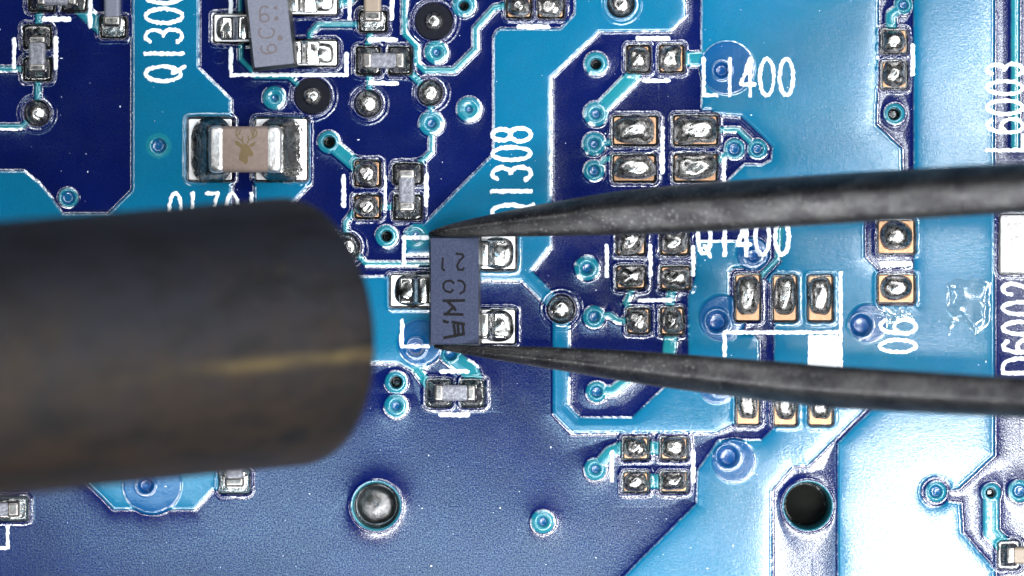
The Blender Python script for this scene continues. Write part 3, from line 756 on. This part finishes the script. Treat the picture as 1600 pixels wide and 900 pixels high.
# ------------------------------------------------------------------ tweezers
tw = empty('tweezers', 'fine dark steel tweezers reaching in from the right and gripping a transistor', 'tweezers')
def section():
    # ground blade section: broad inner facet, steep outer facet, corners eased
    P = np.array([(1, .42), (.1, .66), (-.25, .62), (-.75, .10), (-1, -.35), (-.8, -.5), (.8, -.5), (1, -.1)], float)
    for _ in range(2):
        Q = np.empty((2 * len(P), 2)); nx_ = np.roll(P, -1, 0)
        Q[0::2] = .75 * P + .25 * nx_; Q[1::2] = .25 * P + .75 * nx_; P = Q
    P[:, 0] /= np.abs(P[:, 0]).max()
    return P.tolist()
def loft(name, stations, mat, parent, inner=1):
    sec = section()
    # stations: x, y_top, y_bottom (as seen), z of the axis
    V = []; F = []
    st = []
    for (xa, ta, ba, za), (xb, tb, bb, zb) in zip(stations[:-1], stations[1:]):
        k = max(2, int(abs(xb - xa) / 30))
        for i in range(k):
            t = i / k; st.append((xa + (xb - xa) * t, ta + (tb - ta) * t, ba + (bb - ba) * t, za + (zb - za) * t))
    st.append(stations[-1])
    st = np.array(st)
    for _ in range(3):                               # soften the corners between stations
        s2 = st.copy(); s2[1:-1] = (st[:-2] + 2 * st[1:-1] + st[2:]) / 4; st = s2
    for x, t, b, z in st:
        c = Wh(x, (t + b) / 2, z); r = abs(b - t) / 2 * PX * (CAM_H - z) / CAM_H
        for u, v in sec:
            V.append((c.x - .45 * v * r, c.y + inner * u * r, c.z + v * r))
    n = len(sec)
    for k in range(len(st) - 1):
        for i in range(n):
            a, b = k * n + i, k * n + (i + 1) % n; F.append((a, b, b + n, a + n))
    F.append(tuple(range(n))); F.append(tuple(reversed(range((len(st) - 1) * n, len(st) * n))))
    o = mesh_obj(name, V, F, mat, parent); fix(o); return o
loft('arm', [(671,362,369,0.42),(690,352,370,0.48),(720,344,371,0.56),(800,325,370,0.82),(950,297,368,1.3),(1100,282,363,1.8),(1300,268,351,2.55),(1600,250,333,3.8),
             (2000,232,325,5.6),(2600,240,335,8.4),(3300,330,420,11.6)], M_TWEEZ, tw, -1)
loft('arm', [(679,539,545,0.42),(700,539,549,0.48),(760,539.5,561,0.70),(900,543,585,1.15),(1000,548,603,1.5),(1200,563,630,2.2),(1300,571,641,2.55),(1600,590,656,3.8),
             (2000,600,690,5.6),(2600,570,670,8.4),(3300,420,510,11.6)], M_TWEEZ, tw)
loft('heel', [(3240,325,515,11.3),(3300,320,520,11.6),(3600,350,490,13.0)], M_TWEEZ, tw)

# ------------------------------------------------------------------ hot air nozzle
nz = empty('hot_air_nozzle', 'big scorched dark metal nozzle reaching in from the left edge', 'nozzle')
TILT = math.radians(38); ROLL = math.radians(5.2)
end = Wh(466, 517, 3.7)
R0, R1, LEN = 2.0, 1.97, 16.0
def tube():
    n = 72
    prof = [(-LEN, R0 * .97), (-8, R0 * .975), (-2.0, R0 * .99), (-0.5, R0), (-0.16, R0 * 1.0), (-0.05, R0 * .985), (0.0, R0 * .94), (0.0, R0 * .86), (-0.05, R0 * .83), (-6.0, R0 * .80)]
    V = []; F = []
    for x, r in prof:
        for k in range(n):
            a = 2 * math.pi * k / n; V.append((x, r * math.cos(a), r * math.sin(a)))
    for k in range(len(prof) - 1):
        for i in range(n):
            a, b = k * n + i, k * n + (i + 1) % n; F.append((a, b, b + n, a + n))
    return V, F, n, len(prof)
V, F, n, m_ = tube()
nz.location = end
nz.rotation_euler = (0, TILT, ROLL)
barrel = mesh_obj('barrel', V, F, M_NOZZLE, nz); fix(barrel)
bp = [(-6.0, R0 * .80 * math.cos(2 * math.pi * k / 40), R0 * .80 * math.sin(2 * math.pi * k / 40)) for k in range(40)]
mesh_obj('baffle', bp, [tuple(range(40))], M_NOZZLE, nz, False)

# ------------------------------------------------------------------ flux residue and dust
def flux_patch(P, label, seed, hgt=4.0, soft=18):
    st = 2.0
    xs = [p[0] for p in P]; ys = [p[1] for p in P]
    X, Y = np.meshgrid(np.arange(min(xs) - 6, max(xs) + 6, st), np.arange(min(ys) - 6, max(ys) + 6, st))
    d = sd_poly(X, Y, P) + vnoise(X, Y, 9, 11 + seed) * 4
    g = vnoise(X, Y, 30 if hgt > 2.5 else 14, 12 + seed)
    z = board_z(X.ravel(), Y.ravel()).reshape(X.shape) - 0.4 + hgt * sstep(0, -soft, d) * (0.9 + 0.8 * g)
    ok = (d < 1.0); c = ok[:-1, :-1] & ok[1:, :-1] & ok[:-1, 1:] & ok[1:, 1:]
    j, i = np.nonzero(c); n = X.shape[1]; a = j * n + i
    q_ = np.stack([a, a + n, a + n + 1, a + 1], -1); uv, inv = np.unique(q_.ravel(), return_inverse=True)
    V = np.stack([(X.ravel() - 800) * PX, (450 - Y.ravel()) * PX, z.ravel() * PX], -1)[uv]
    o = mesh_obj('flux_residue', V, [tuple(r) for r in inv.reshape(-1, 4).tolist()], M_FLUX)
    o['label'] = label; o['category'] = 'flux residue'; o['group'] = 'patches of dried flux'
flux_patch([(1476,445),(1492,430),(1520,428),(1552,436),(1553,500),(1540,520),(1525,534),(1512,520),(1500,505),(1490,524),(1478,528),(1472,500),(1474,470)],
           'large clear wrinkled patch of flux residue left of the printed D6002', 0)
flux_patch([(1352,480),(1372,476),(1400,484),(1428,482),(1432,500),(1410,512),(1385,508),(1362,496)], 'clear wrinkled flux residue over the 6 of the printed 06', 4, 2.2, 9)
flux_patch([(1370,402),(1395,408),(1428,402),(1432,424),(1400,421),(1372,424)], 'narrow clear flux residue between the two large stacked solder pads', 7, 2.0, 8)
def dust():
    r = random.Random(5); V = []; F = []
    for _ in range(330):
        x, y = r.uniform(-10, 1610), r.uniform(-10, 910)
        s = 0.55 + 1.1 * r.random() ** 4; a0 = r.uniform(0, 6); el = r.uniform(.6, 1.8)
        z = float(board_z(np.array([x]), np.array([y]))[0])
        if z < -1: continue
        b = len(V); V.append(W(x, y, z + s * .9))
        for k in range(5):
            a = a0 + 2 * math.pi * k / 5; V.append(W(x + s * el * math.cos(a), y + s / el * math.sin(a), z - .1))
        for k in range(5): F.append((b, b + 1 + (k + 1) % 5, b + 1 + k))
    o = mesh_obj('dust', V, F, M_DUST); fix(o)
    o['kind'] = 'stuff'; o['label'] = 'fine pale dust specks scattered over the board'; o['category'] = 'dust'
dust()
